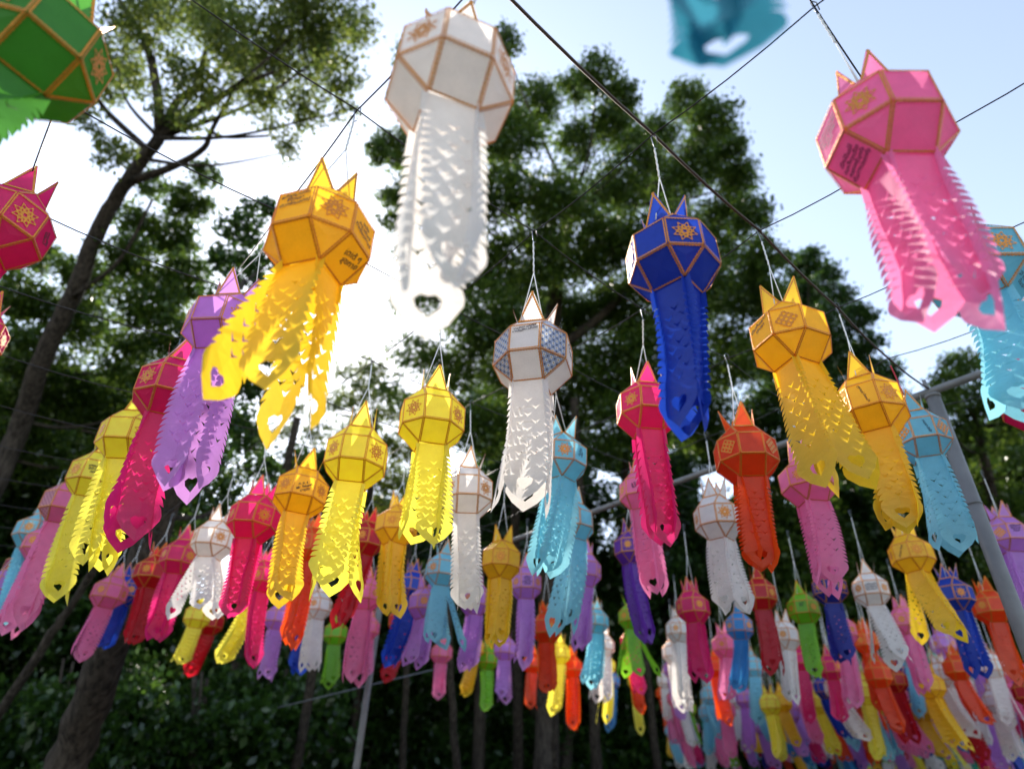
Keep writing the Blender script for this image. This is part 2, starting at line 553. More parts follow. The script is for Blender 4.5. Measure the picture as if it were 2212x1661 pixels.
photo_tree('great_tree', 'great broad dark green tree rising in the centre', 'tree', 20.0,
    [(1180, 1500), (1185, 1200), (1190, 900), (1200, 640), (1235, 430)], 
    [([(1195, 760), (1290, 690), (1370, 610), (1480, 500)], .17, .07),
     ([(1190, 800), (1060, 700), (960, 560)], .17, .07),
     ([(1200, 640), (1120, 480), (1080, 300)], .14, .05)],
    [(1085, 95, 42), (1060, 170, 50), (1150, 225, 62), (1100, 300, 80), (1010, 250, 60), (900, 130, 45), (880, 210, 40), (860, 320, 55), (880, 420, 60),
     (1290, 165, 52), (1240, 190, 42), (1345, 215, 40), (1320, 275, 65), (1385, 330, 55), (1240, 310, 52), (1480, 225, 50), (1540, 260, 55), (1430, 290, 50),
     (1580, 310, 42), (1520, 350, 75), (1590, 400, 55), (1625, 470, 50), (1450, 400, 80), (1330, 410, 80), (1200, 440, 80), (1080, 420, 80), (960, 480, 75),
     (890, 540, 45, .6), (1020, 560, 95), (1150, 560, 95), (1290, 540, 100), (1420, 520, 95), (1550, 500, 85), (1640, 560, 55), (950, 650, 80, .7), (870, 650, 40, .4),
     (1070, 690, 100), (1210, 690, 105), (1360, 660, 105), (1500, 640, 105), (1610, 640, 75), (880, 760, 55, .4), (990, 790, 90, .7), (1120, 820, 100), (1270, 810, 105),
     (1420, 790, 105), (1560, 770, 95), (850, 840, 45, .35), (920, 890, 65, .5), (1050, 920, 90), (1200, 930, 100), (1350, 920, 100), (1500, 900, 95), (845, 480, 30, .6), (815, 330, 30), (1665, 640, 40)],
    .125, 4000, 'leaf_mid', 'bark', (.45, .20), 2.4)

photo_tree('young_tree', 'bright pale green tree around the sunlit gap left of centre', 'tree', 24.0,
    [(700, 1500), (720, 1250), (745, 1050), (770, 900)], [],
    [(800, 800, 42), (770, 850, 50), (840, 880, 50), (720, 870, 40, .8), (690, 930, 40, .8), (780, 930, 60), (860, 960, 55), (640, 890, 32, .7), (600, 930, 30, .7), (720, 1010, 45, .8),
     (820, 1030, 60), (650, 1010, 28, .6), (560, 960, 32, .7), (740, 800, 28, .7), (900, 1050, 60), (520, 1020, 34, .7), (620, 1080, 40, .8), (700, 1090, 50), (800, 1110, 60)],
    .15, 1250, 'leaf_light', 'bark', (.25, .1), 2.0)

photo_tree('slim_tree', 'dark tree right of centre behind the golden lanterns', 'tree', 23.0,
    [(1640, 1450), (1660, 1200), (1690, 980), (1720, 760)], [],
    [(1745, 565, 36), (1775, 600, 42), (1720, 640, 48), (1800, 660, 48), (1850, 690, 40), (1770, 700, 60), (1690, 720, 60), (1870, 745, 38), (1820, 770, 60), (1720, 800, 75),
     (1630, 780, 60), (1790, 860, 80), (1880, 840, 55), (1660, 880, 80), (1900, 910, 60), (1760, 960, 85), (1860, 990, 70), (1640, 980, 75), (1550, 960, 75), (1910, 800, 36), (1720, 590, 28), (1690, 560, 24)],
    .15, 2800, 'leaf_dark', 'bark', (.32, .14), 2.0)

photo_tree('round_tree', 'round topped green tree at the right behind the pole', 'tree', 19.0,
    [(2260, 1500), (2200, 1300), (2150, 1100), (2110, 920)], [],
    [(2080, 790, 46), (2125, 800, 45), (2045, 830, 42), (2160, 850, 55), (2100, 870, 60), (2020, 890, 55), (2200, 900, 55), (2060, 950, 65), (1980, 950, 50), (2150, 960, 55, .6), (2210, 990, 45, .5),
     (2100, 1040, 60, .6), (2010, 1040, 65), (2180, 1080, 60, .6), (1940, 1060, 60), (2090, 1130, 70, .7), (2200, 1170, 60), (1990, 1150, 70), (2160, 1230, 70), (1950, 870, 36), (2230, 840, 40)],
    .13, 2200, 'leaf_mid', 'bark', (.28, .12), 1.8)


# forest standing farther back, low and dark; each tree and shrub its own object
def tree_kind(h, crown, size, dens, mat, seedshift):
    mb = MB()
    pts = [Vector((0, 0, -.2))]
    for k in range(1, 7):
        pts.append(Vector((random.uniform(-.25, .25) * k * .4, random.uniform(-.25, .25) * k * .4, h * .9 * k / 6)))
    sp = spline(pts, 4)
    mb.tube(sp, [.26 * (1 - .75 * i / (len(sp) - 1)) for i in range(len(sp))], 8)
    tm = mb.data('trunk', 'bark', True)
    Vs = []
    for (x, y, z, r) in crown:
        Vs.append(leaves((x, y, z), r, int(dens * r * r), size))
    return tm, quads_mesh('crown', np.concatenate(Vs), mat)


def rnd_crown(h, low, n, rad, r):
    out = []
    for k in range(n):
        t = (k + random.random()) / n
        z = low + (h - low) * t
        a = random.uniform(0, 6.28); q = rad * math.sqrt(random.random()) * (1 - .5 * t)
        out.append((q * math.cos(a), q * math.sin(a), z, r * random.uniform(.75, 1.25)))
    return out


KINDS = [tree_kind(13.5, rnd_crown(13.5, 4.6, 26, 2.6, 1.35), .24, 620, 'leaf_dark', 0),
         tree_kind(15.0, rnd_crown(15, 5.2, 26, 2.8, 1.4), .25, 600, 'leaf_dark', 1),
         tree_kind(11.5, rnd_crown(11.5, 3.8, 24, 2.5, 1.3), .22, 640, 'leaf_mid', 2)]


def stand(kind, x, y, s, name, label, group, cat='tree'):
    tm, cm = kind
    r = empty(name, (x, y, 0), (random.uniform(-.04, .04), random.uniform(-.04, .04), random.uniform(0, 6.28)))
    r.scale = (s, s, s * random.uniform(.92, 1.08))
    tag(r, label, cat, group)
    link('trunk', tm, r)
    link('crown', cm, r)


rows = [(25.5, 12, 1.0), (30.0, 15, 1.05), (37.0, 17, 1.12), (46.0, 20, 1.2)]
for dist, n, s in rows:
    for k in range(n):
        az = math.radians(-52 + 106 * (k + random.uniform(.15, .85)) / n)
        d = dist + random.uniform(-2, 2)
        sc = s * random.uniform(.86, 1.06)
        if -30 < math.degrees(az) < -8:
            sc *= .80
        stand(random.choice(KINDS), d * math.sin(az), d * math.cos(az), sc, 'forest_tree',
              'dark forest tree standing in the shade behind the lanterns', 'forest trees in the background')


def shrub_kind(h, n, size, dens, mat):
    Vs = []
    for k in range(n):
        a = random.uniform(0, 6.28); q = 1.3 * math.sqrt(random.random())
        z = random.uniform(.3, h) * (1 - .25 * q)
        Vs.append(leaves((q * math.cos(a), q * math.sin(a), z), random.uniform(.5, .85), int(dens * .5), size, 12, .34))
    mb = MB()
    for k in range(5):
        a = random.uniform(0, 6.28)
        mb.tube(spline([Vector((0.1 * math.cos(a), .1 * math.sin(a), -.1)), Vector((.35 * math.cos(a), .35 * math.sin(a), h * .45)),
                        Vector((.7 * math.cos(a), .7 * math.sin(a), h * .85))], 4), .03, 5)
    return mb.data('stem', 'bark', True), quads_mesh('crown', np.concatenate(Vs), mat)


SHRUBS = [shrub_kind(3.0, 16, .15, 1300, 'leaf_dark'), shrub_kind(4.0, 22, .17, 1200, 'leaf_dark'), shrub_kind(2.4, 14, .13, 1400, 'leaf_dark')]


def stand_shrub(kind, x, y, s):
    sm, cm = kind
    r = empty('understory_shrub', (x, y, 0), (0, 0, random.uniform(0, 6.28)))
    r.scale = (s, s, s * random.uniform(.9, 1.2))
    tag(r, 'leafy shrub in the dark undergrowth below the trees', 'shrub', 'shrubs in the undergrowth')
    link('stem', sm, r)
    link('crown', cm, r)


for dist, n, s in [(19.0, 14, 1.0), (29.0, 22, 1.7), (35.0, 24, 2.3)]:
    for k in range(n):
        deg = -48 + 98 * (k + random.uniform(.1, .9)) / n
        az = math.radians(deg)
        d = dist + random.uniform(-1.4, 1.4)
        if deg > -14 and dist < 20: continue
        stand_shrub(random.choice(SHRUBS), d * math.sin(az), d * math.cos(az), s * random.uniform(.8, 1.25))

# bare trunks standing in the gloom at the bottom of the picture
for (x0, y0, x1, y1, d, r, lab) in [
        (85, 1410, 165, 1290, 11.0, .09, 'leaning bare trunk low at the left edge'),
        (985, 1661, 975, 1470, 17.0, .13, 'thin bare trunk low in the middle'),
        (1290, 1661, 1278, 1470, 19.0, .20, 'dark bare trunk low right of the middle'),
        (640, 1661, 668, 1490, 15.0, .15, 'bare trunk low left of the left pole'),
        (1120, 1661, 1118, 1480, 21.0, .22, 'broad dark trunk low in the middle between two thinner ones'),
        (760, 1661, 772, 1480, 22.0, .20, 'dark upright trunk just left of the left pole'),
        (870, 1661, 876, 1480, 18.0, .12, 'thin upright trunk just right of the left pole'),
        (1200, 1661, 1196, 1480, 16.5, .10, 'slim upright trunk under the orange lanterns'),
        (1500, 1661, 1478, 1480, 24.0, .20, 'dark upright trunk under the left end of the far crowd'),
        (455, 1661, 500, 1480, 17.0, .17, 'bare trunk low between the big left trunk and the left pole'),
        (1420, 1661, 1400, 1480, 20.0, .16, 'bare trunk low right of the forked green tail')]:
    p0, p1 = at(x0, y0, d), at(x1, y1, d)
    g = p0 + (p0 - p1) * ((p0.z + .1) / max(.3, (p1.z - p0.z)))
    top = p1 + (p1 - p0) * 3.2
    root = empty('bare_trunk', (g.x, g.y, 0)); tag(root, lab, 'tree')
    mb = MB(); sp = spline([g, p0, p1, top], 5)
    mb.tube([p + Vector((random.uniform(-.03, .03), 0, 0)) for p in sp], [r * (1 - .4 * i / (len(sp) - 1)) for i in range(len(sp))], 10)
    mb.v = [v - Vector(root.location) for v in mb.v]
    link('trunk', mb.data('trunk', 'bark', True), root)


# ------------------------------------------------------------------ steel frame, cable, wires
FRAME_Z = CAM_Z + 2.38
def pipe(name, label, a, b, r, cat, mat='steel', n=14, group=None):
    a, b = Vector(a), Vector(b)
    mb = MB(); mb.tube([a, a.lerp(b, .5), b], r, n)
    root = link(name, None) if False else None
    o = link(name, mb.data(name, mat, True))
    o.data.transform(Matrix.Translation(-a)); o.location = a
    tag(o, label, cat, group)
    return o


def post(label, x, y, r, top, cap=True):
    root = empty('steel_pole', (x, y, 0))
    tag(root, label, 'pole', 'grey poles carrying the lantern wires')
    mb = MB(); mb.tube([(0, 0, -.3), (0, 0, top * .5), (0, 0, top)], r, 18)
    link('shaft', mb.data('shaft', 'steel', True), root)
    mb = MB(); mb.tube([(0, 0, top - .012), (0, 0, top + .012)], r * 1.12, 18)
    link('collar', mb.data('collar', 'steel', True), root)
    for zz in (top * .45, top * .8):
        mb = MB(); mb.tube([(0, 0, zz - .008), (0, 0, zz + .008)], r * 1.06, 18)
        link('weld_ring', mb.data('weld_ring', 'steel', True), root)
    mb = MB(); mb.tube([(-.01, 0, top), (-.02, 0, top + .13)], .012, 8)
    link('stub', mb.data('stub', 'steel', True), root)
    return root


pr = Vector((2.80, 3.53)); pl = Vector((-1.65, 8.88))
post('thick grey steel pole leaning across the right side of the picture', pr.x, pr.y, .043, FRAME_Z - .03)
post('grey steel pole at lower left behind the blue and red tails', pl.x, pl.y, .042, FRAME_Z - .03)
q = at(1563, 1604, 12.5); post('slim grey pole low right of the middle under the far lanterns', q.x, q.y, .045, FRAME_Z - .1)
q = at(1917, 1626, 16.0); post('faint slim pole under the far crowd of lanterns at right', q.x, q.y, .05, FRAME_Z - .1)
dirv = (pr - pl).normalized()
e0 = pl - dirv * .4; e1 = pr + dirv * 1.2
pipe('crossbar', 'long grey steel pipe running from the left pole over the right pole', (e0.x, e0.y, FRAME_Z + .012), (e1.x, e1.y, FRAME_Z + .012), .026, 'pipe')
lw0, lw1 = at(600, 1528, 9.5), at(960, 1440, 9.5)
pipe('guy_wire', 'pale straight wire crossing low behind the left pole', lw0, lw1, .009, 'wire', 'hook_wire', 6)

WG = np.array([[-0.43692, 0.62063, 0.92106], [0.49427, 0.56475, 1.01312], [-0.01323, 0.06757, 2.18]])


def grid_node(i, j):
    v = WG @ np.array([i, j, 1.0])
    return Vector((v[0], v[1], min(v[2], 2.42) + CAM_Z))


SEEN = {(0, 0): (3255, 25), (1, 0): (2610, 535), (2, 0): (2135, 925), (3, 0): (1775, 1215), (4, 0): (1490, 1445), (1, 1): (3035, 920),
        (1, 2): (3348, 1228), (1, 3): (3550, 1430), (2, 1): (2568, 1235), (2, 2): (2906, 1432), (4, 1): (1885, 1610), (2, -1): (1428, 440),
        (3, -1): (1123, 848), (4, -1): (892, 1149), (5, -1): (728, 1354)}


def node(i, j):
    g = grid_node(i, j)
    if (i, j) in SEEN:
        x, y = SEEN[(i, j)]
        d = at(x / 1.85172, y / 1.85172, 1.0) - Vector((0, 0, CAM_Z))
        t = (g.z - CAM_Z) / d.z
        return Vector((0, 0, CAM_Z)) + d * t
    return g


def strand(name, label, pts, r, mat, cat, group=None, sag=.02):
    sp = []
    for a, b in zip(pts[:-1], pts[1:]):
        for k in range(4):
            t = k / 4
            sp.append(a.lerp(b, t) - Vector((0, 0, sag * 4 * t * (1 - t))))
    sp.append(pts[-1])
    mb = MB(); mb.tube(sp, r, 6)
    o = link(name, mb.data(name, mat, True))
    tag(o, label, cat, group)
    return o


strand('steel_cable', 'thick twisted cable running diagonally from the top to the right pole',
       [node(1, j) for j in range(-2, 4)] + [Vector((pr.x, pr.y, FRAME_Z + .03))], .0065, 'cable', 'cable')
for i in [-1, 0] + list(range(2, 13)):
    strand('wire', 'thin dark wire of the overhead net going down to the right', [node(i, j) for j in range(-4, 5)], .0028, 'wire', 'wire', 'wires running down to the right')
for j in range(-3, 5):
    strand('wire', 'thin dark wire of the overhead net going down to the left', [node(i, j) + Vector((0, 0, -.006)) for i in range(-2, 13)], .0028, 'wire', 'wire', 'wires running down to the left')

# ------------------------------------------------------------------ lantern pieces (shared meshes)
A = 0.1150                                # edge length
HB = A * (1 + math.sqrt(2)) / 2           # half height and half width
R8 = A * 1.30656


def ring(k, z):
    t = math.radians(22.5 + 45 * k)
    return Vector((R8 * math.cos(t), R8 * math.sin(t), z))


FACES = []                                # (kind, index, corner list) counter-clockwise seen from outside
for k in range(8):
    FACES.append(('band', k, [ring(k - 1, -A / 2), ring(k, -A / 2), ring(k, A / 2), ring(k - 1, A / 2)]))
for k in range(0, 8, 2):
    t = math.radians(45 * k)
    n = Vector((math.cos(t), math.sin(t), 0)); s = Vector((-n.y, n.x, 0))
    for sg in (1, -1):
        c0 = n * A / 2 - s * A / 2 + Vector((0, 0, sg * HB)); c1 = n * A / 2 + s * A / 2 + Vector((0, 0, sg * HB))
        r0, r1 = ring(k - 1, sg * A / 2), ring(k, sg * A / 2)
        FACES.append(('upper' if sg > 0 else 'lower', k, [r0, r1, c1, c0] if sg > 0 else [c0, c1, r1, r0]))
        q0, q1 = ring(k, sg * A / 2), ring(k + 1, sg * A / 2)
        FACES.append(('upper' if sg > 0 else 'lower', k + 1, [q0, q1, c1] if sg > 0 else [c1, q1, q0]))


def face_frame(pts):
    c = sum(pts, Vector()) / len(pts)
    n = (pts[1] - pts[0]).cross(pts[2] - pts[0]).normalized()
    up = Vector((0, 0, 1)) - n * n.z
    up.normalize()
    x = up.cross(n).normalized()
    return Matrix(((x.x, up.x, n.x, c.x), (x.y, up.y, n.y, c.y), (x.z, up.z, n.z, c.z), (0, 0, 0, 1)))


FRAMES = [face_frame(f[2]) for f in FACES]
PANEL_CACHE = {}


def panel_mesh(fi, mat):
    kind, k, pts = FACES[fi]
    shape = kind + ('_sq' if len(pts) == 4 else '_tri')
    key = (shape, mat)
    if key not in PANEL_CACHE:
        inv = FRAMES[fi].inverted()
        loc = [inv @ p for p in pts]
        c = sum(loc, Vector()) / len(loc)
        vs = list(loc); fs = []
        # a shallow cushion so that each panel catches the light a little differently
        mids = [(loc[i] + loc[(i + 1) % len(loc)]) / 2 for i in range(len(loc))]
        n = len(loc)
        vs += mids + [c + Vector((0, 0, .0025))]
        for i in range(n):
            fs.append((i, n + i, 2 * n, n + (i - 1) % n))
        PANEL_CACHE[key] = mesh('panel', vs, fs, mat)
    return PANEL_CACHE[key]


def zigzag_strip(mb, p0, p1, inward, nrm, w, teeth, lift):
    """ribbon lying along an edge on one face, inner border pinked"""
    p0 = p0 + nrm * lift; p1 = p1 + nrm * lift
    n = teeth * 2
    b = len(mb.v)
    for i in range(n + 1):
        t = i / n
        e = p0.lerp(p1, t)
        mb.v.append(e)
        mb.v.append(e + inward * (w if i % 2 else w * .62))
    for i in range(n):
        mb.f.append((b + 2 * i, b + 2 * i + 2, b + 2 * i + 3, b + 2 * i + 1))


def trim_mesh(teeth):
    mb = MB()
    for (kind, k, pts), M4 in zip(FACES, FRAMES):
        n = Vector((M4[0][2], M4[1][2], M4[2][2]))
        c = Vector((M4[0][3], M4[1][3], M4[2][3]))
        for i in range(len(pts)):
            a, b = pts[i], pts[(i + 1) % len(pts)]
            e = (b - a).normalized()
            inw = n.cross(e)
            if inw.dot(c - a) < 0: inw = -inw
            zigzag_strip(mb, a, b, inw, n, .0056, teeth, .0034)
    return mb.data('gold_trim', 'gold_foil')


TRIM = trim_mesh(11)
TRIM_LO = trim_mesh(3)

# crown point: a triangle standing on an edge of the top square
CW, CH = A * .92, A * 1.16


def crown_pt_mesh(mat):
    key = ('crown', mat)
    if key not in PANEL_CACHE:
        mb = MB()
        mb.poly([(-CW / 2, 0, 0), (CW / 2, 0, 0), (.004, CH, .004), (-.004, CH, .004)])
        PANEL_CACHE[key] = mb.data('crown_point', mat)
    return PANEL_CACHE[key]


def crown_trim_mesh():
    mb = MB()
    P = [Vector((-CW / 2, 0, 0)), Vector((CW / 2, 0, 0)), Vector((0, CH, .004))]
    c = Vector((0, CH / 3, 0))
    for i in range(3):
        a, b = P[i], P[(i + 1) % 3]
        e = (b - a).normalized(); inw = Vector((0, 0, 1)).cross(e)
        if inw.dot(c - a) < 0: inw = -inw
        for lift in (.0012, -.0012):
            zigzag_strip(mb, a, b, inw, Vector((0, 0, 1)), .0085, 12, lift)
    return mb.data('crown_trim', 'gold_foil')


CROWN_TRIM = crown_trim_mesh()
CROWN_M = []
for k in range(4):
    t = math.pi / 2 * k
    n = Vector((math.cos(t), math.sin(t), 0)); up = (Vector((0, 0, 1)) + n * .16).normalized()
    x = up.cross(n).normalized(); nn = x.cross(up).normalized()
    c = n * A / 2 + Vector((0, 0, HB + .001))
    CROWN_M.append(Matrix(((x.x, up.x, nn.x, c.x), (x.y, up.y, nn.y, c.y), (x.z, up.z, nn.z, c.z), (0, 0, 0, 1))))


def rosette():
    out = []
    for k in range(8):
        a = math.pi / 4 * k + math.pi / 8
        for da, r in ((-.393, .0285), (-.27, .0325), (-.235, .0310), (-.10, .0395), (0, .0450), (.10, .0395), (.235, .0310), (.27, .0325)):
            out.append((r * math.cos(a + da), r * math.sin(a + da)))
    holes = []
    for k in range(8):
        a = math.pi / 4 * k + math.pi / 8
        ca, sa = math.cos(a), math.sin(a)
        drop = [(.0225, 0), (.027, .0048), (.031, .0042), (.0375, 0), (.031, -.0042), (.027, -.0048)]
        holes.append([(x * ca - y * sa, x * sa + y * ca) for x, y in drop])
        a = math.pi / 4 * k; ca, sa = math.cos(a), math.sin(a)
        sm = [(.0145, 0), (.018, .0030), (.0225, 0), (.018, -.0030)]
        holes.append([(x * ca - y * sa, x * sa + y * ca) for x, y in sm])
    holes.append([(.0075 * math.cos(math.pi / 4 * k) * (1 if k % 2 else .8), .0075 * math.sin(math.pi / 4 * k) * (1 if k % 2 else .8)) for k in range(8)])
    V, F = cut_sheet(out, holes)
    return mesh('medallion', [(x, y, .0045) for x, y in V], F, 'gold_foil')


def diamond():
    out = []
    P = [(0, .045), (-.045, 0), (0, -.045), (.045, 0)]
    for i in range(4):
        a, b = Vector(P[i]), Vector(P[(i + 1) % 4])
        nrm = Vector((-(b - a).y, (b - a).x)).normalized() * -1
        for k in range(8):
            t = k / 8
            p = a.lerp(b, t) + nrm * (.003 if k % 2 else 0)
            out.append((p.x, p.y))
    holes = []
    for i in range(-1, 2):
        for j in range(-1, 2):
            cx, cy = (i + j) * .0145, (i - j) * .0145
            holes.append([(cx + .0068 * math.cos(t) * (1.1 if k % 2 else .8), cy + .0068 * math.sin(t)) for k, t in enumerate([math.pi / 4 * q for q in range(8)])])
    V, F = cut_sheet(out, holes)
    return mesh('medallion', [(x, y, .0045) for x, y in V], F, 'gold_foil')


ROSETTE, DIAMOND = rosette(), diamond()


# tail strip cut from a sheet: pinked edges, chevron slits, a heart hole and a pointed tip; unit length 1, width A
def strip_sheet(fine, n=13, deep=.66):
    w = A * .52
    n = n if fine else 9
    s0, s1 = .14, .80
    p = (s1 - s0) / n
    right = [(w * .96, 0), (w, s0)]
    for k in range(n):
        y = s0 + k * p
        right += [(w * 1.05, y + p * .18), (w * deep, y - p * (.18 if fine else .0)), (w * .95, y + p * .40)]
    right += [(w * 1.02, s1 + .012), (w * .98, .845), (w * .60, .925), (0, 1.0)]
    left = [(-x, y) for x, y in reversed(right[:-1])]
    outline = right + left
    holes = []
    if fine:
        for k in range(9):
            y = s0 + .045 + k * .062
            for x in ((-.36, .36) if k % 2 else (.0,)):
                cx = x * w; a = w * .23
                holes.append([(cx - a, y - .012), (cx, y + .010), (cx + a, y - .012), (cx + a * .3, y + .017), (cx, y + .030), (cx - a * .3, y + .017)])
        hy = .855
        holes.append([(0, hy - .030), (w * .20, hy - .040), (w * .38, hy - .022), (w * .33, hy + .012), (0, hy + .058), (-w * .33, hy + .012), (-w * .38, hy - .022), (-w * .20, hy - .040)])
        grid = [(x * w, y / 24) for y in range(1, 24) for x in (-.6, 0, .6)]
    else:
        for k in range(6):
            y = s0 + .06 + k * .095
            cx = (-.32, .32)[k % 2] * w; a = w * .20
            holes.append([(cx - a, y - .004), (cx, y + .010), (cx + a, y - .004), (cx, y + .032)])
        hy = .855
        holes.append([(0, hy - .03), (w * .36, hy - .035), (w * .36, hy + .01), (0, hy + .06), (-w * .36, hy + .01), (-w * .36, hy - .035)])
        grid = [(0, y / 10) for y in range(1, 10)]
    V, F = cut_sheet(outline, holes, grid)
    return np.array(V), F


SHEETS_HI = [strip_sheet(True, 13, .62), strip_sheet(True, 12, .76), strip_sheet(True, 15, .74), strip_sheet(True, 10, .80)]
SHEET_LO = strip_sheet(False)


def strip_mesh(sheet, mat, k, T, rng, flutter=1.0, wscale=1.0, spread=.5):
    """bend the sheet: starts at bottom edge k of the lantern, ends near the tail vector T (lantern space)"""
    V, F = sheet
    t = math.pi / 2 * k
    n = np.array([math.cos(t), math.sin(t), 0.0]); e = np.array([-n[1], n[0], 0.0])
    base = n * A * .47 + np.array([0, 0, -HB + .004])
    T = np.array(T) - np.array([0, 0, -HB])
    Ln = np.linalg.norm(T)
    end = T * rng.uniform(.92, 1.05) + n * rng.uniform(.02, .13) * spread + e * rng.uniform(-.09, .09) * spread - n * A * .30
    down = np.array([0, 0, -1.0]) * Ln
    bow = (down - T) * rng.uniform(.35, .9) + rng.normal(size=3) * Ln * .06 * flutter
    s = V[:, 1][:, None]; u = V[:, 0][:, None] * wscale
    twist = rng.uniform(-.45, .45) * flutter
    ph = rng.uniform(0, 6.28); fq = rng.uniform(3, 6)
    c = base + end * s + bow * (s - s * s)
    ax = end + bow * (1 - 2 * s); ax = ax / np.linalg.norm(ax, axis=1)[:, None]
    wd = e - ax * (ax @ e)[:, None]; wd = wd / np.linalg.norm(wd, axis=1)[:, None]
    nr = np.cross(wd, ax)
    ang = twist * s ** 1.3
    wd2 = wd * np.cos(ang) + nr * np.sin(ang)
    nr2 = -wd * np.sin(ang) + nr * np.cos(ang)
    fold = rng.uniform(-.22, .22)
    wave = .008 * flutter * np.sin(fq * s * 1.4 + ph + u * 14) * s + fold * np.abs(u) * np.minimum(1, s * 3) + .0015 * np.sin(s * 31 + u * 60 + ph) * s
    # small flaps beside the slits curl away from the sheet
    P = c + wd2 * u + nr2 * wave
    return mesh('tail_strip', P, F, mat)


def body_mesh(m1, m2):
    key = ('body', m1, m2)
    if key not in PANEL_CACHE:
        mb = MB()
        idx = []
        for kind, k, pts in FACES:
            mb.poly(pts); idx.append(1 if k % 2 else 0)
        me = mb.data('body', m1)
        me.materials.append(MATS[m2])
        me.polygons.foreach_set('material_index', idx)
        PANEL_CACHE[key] = me
    return PANEL_CACHE[key]


def crown_mesh(mat):
    key = ('crown4', mat)
    if key not in PANEL_CACHE:
        mb = MB(); mi = []
        for M4 in CROWN_M:
            mb.poly([M4 @ Vector(p) for p in ((-CW / 2, 0, 0), (CW / 2, 0, 0), (.004, CH, .004), (-.004, CH, .004))]); mi.append(0)
        c0 = len(mb.f)
        for M4 in CROWN_M:
            P = [Vector((-CW / 2, 0, 0)), Vector((CW / 2, 0, 0)), Vector((0, CH, .004))]
            for i in range(3):
                a, b = P[i], P[(i + 1) % 3]
                e = (b - a).normalized(); inw = Vector((0, 0, 1)).cross(e)
                for lift in (.0015, -.0015):
                    q = [a, b, b + inw * .009, a + inw * .009]
                    mb.poly([M4 @ (p + Vector((0, 0, lift))) for p in q]); mi.append(1)
        me = mb.data('crown', mat); me.materials.append(MATS['gold_foil'])
        me.polygons.foreach_set('material_index', mi)
        PANEL_CACHE[key] = me
    return PANEL_CACHE[key]


TEXTS = {}


def writing(text, size, rot=0.0, dx=0.0, dy=0.0):
    """pen strokes on a panel, slightly wobbly"""
    key = (text, size, rot, dx, dy)
    if key in TEXTS:
        return TEXTS[key]
    cu = bpy.data.curves.new('handwriting', 'FONT')
    cu.body = text
    cu.size = size
    cu.align_x = 'CENTER'; cu.align_y = 'CENTER'
    cu.space_line = 1.0
    cu.shear = .18
    cu.offset = size * .028
    cu.resolution_u = 2
    o = bpy.data.objects.new('handwriting', cu)
    COL.objects.link(o)
    dg = bpy.context.evaluated_depsgraph_get()
    me = bpy.data.meshes.new_from_object(o.evaluated_get(dg))
    bpy.data.objects.remove(o)
    bpy.data.curves.remove(cu)
    n = len(me.vertices)
    co = np.empty(n * 3, dtype=np.float32)
    me.vertices.foreach_get('co', co); co = co.reshape(-1, 3)
    ph = random.uniform(0, 6)
    co[:, 1] += .08 * size * np.sin(co[:, 0] / size * 2.1 + ph) + .05 * co[:, 0]
    co[:, 0] += .05 * size * np.sin(co[:, 1] / size * 3 + ph)
    wmax = max(1e-6, np.ptp(co[:, 0]))
    if wmax > A * .84: co[:, :2] *= A * .84 / wmax
    c, s = math.cos(math.radians(rot)), math.sin(math.radians(rot))
    x, y = co[:, 0].copy(), co[:, 1].copy()
    co[:, 0] = x * c - y * s + dx; co[:, 1] = x * s + y * c + dy
    co[:, 2] = .0052
    me.vertices.foreach_set('co', co.reshape(-1))
    me.materials.clear(); me.materials.append(MATS['ink'])
    me.update()
    TEXTS[key] = me
    return me


def hang(root_pos, hook, seed, mat='cord'):
    """two legs of cord from the crown to a knot, a twisted cord up to the hook"""
    rel = hook - root_pos
    knot = Vector((rel.x * .55, rel.y * .55, HB + (rel.z - HB) * .55))
    r = .0029
    mb = MB()
    for sg in (1, -1):
        a = Vector((sg * A * .48, sg * A * .48, HB + .002))
        mb.tube([a, a.lerp(knot, .5) + Vector((0, 0, -.004)), knot], r * .8, 5)
    n = 14
    pts = []
    for i in range(n + 1):
        t = i / n
        p = knot.lerp(rel - Vector((0, 0, .07)), t)
        pts.append(p + Vector((math.cos(i * 2.2), math.sin(i * 2.2), 0)) * .0012)
    mb.tube(pts, r * 1.25, 6)
    h = MB()
    c = rel
    h.tube([c + Vector((.016, .004, -.03)), c + Vector((.012, 0, .006)), c + Vector((0, 0, .012)), c + Vector((-.008, 0, .0)), c + Vector((-.004, 0, -.035)),
            c + Vector((0, 0, -.075)), c + Vector((.010, 0, -.068))], .0022, 5)
    return mb.data('hanging_cord', mat, True), h.data('wire_hook', 'hook_wire', True)


def plane_depth(px, py):
    """distance at which the sight line meets the level of the lantern bodies"""
    d = at(px, py, 1.0) - Vector((0, 0, CAM_Z))
    G = np.array([[WG[0, 0], WG[0, 1]], [WG[1, 0], WG[1, 1]]])
    lo, hi = .3, 40.0
    for _ in range(50):
        m = (lo + hi) / 2
        s = np.linalg.solve(G, np.array([d.x * m - WG[0, 2], d.y * m - WG[1, 2]]))
        z = WG[2, 2] + WG[2, 0] * s[0] + WG[2, 1] * s[1] - .72
        if d.z * m < z: lo = m
        else: hi = m
    return lo


def wire_height(x, y):
    G = np.array([[WG[0, 0], WG[0, 1]], [WG[1, 0], WG[1, 1]]])
    s = np.linalg.solve(G, np.array([x - WG[0, 2], y - WG[1, 2]]))
    return s, CAM_Z + min(WG[2, 2] + WG[2, 0] * s[0] + WG[2, 1] * s[1], 2.42)


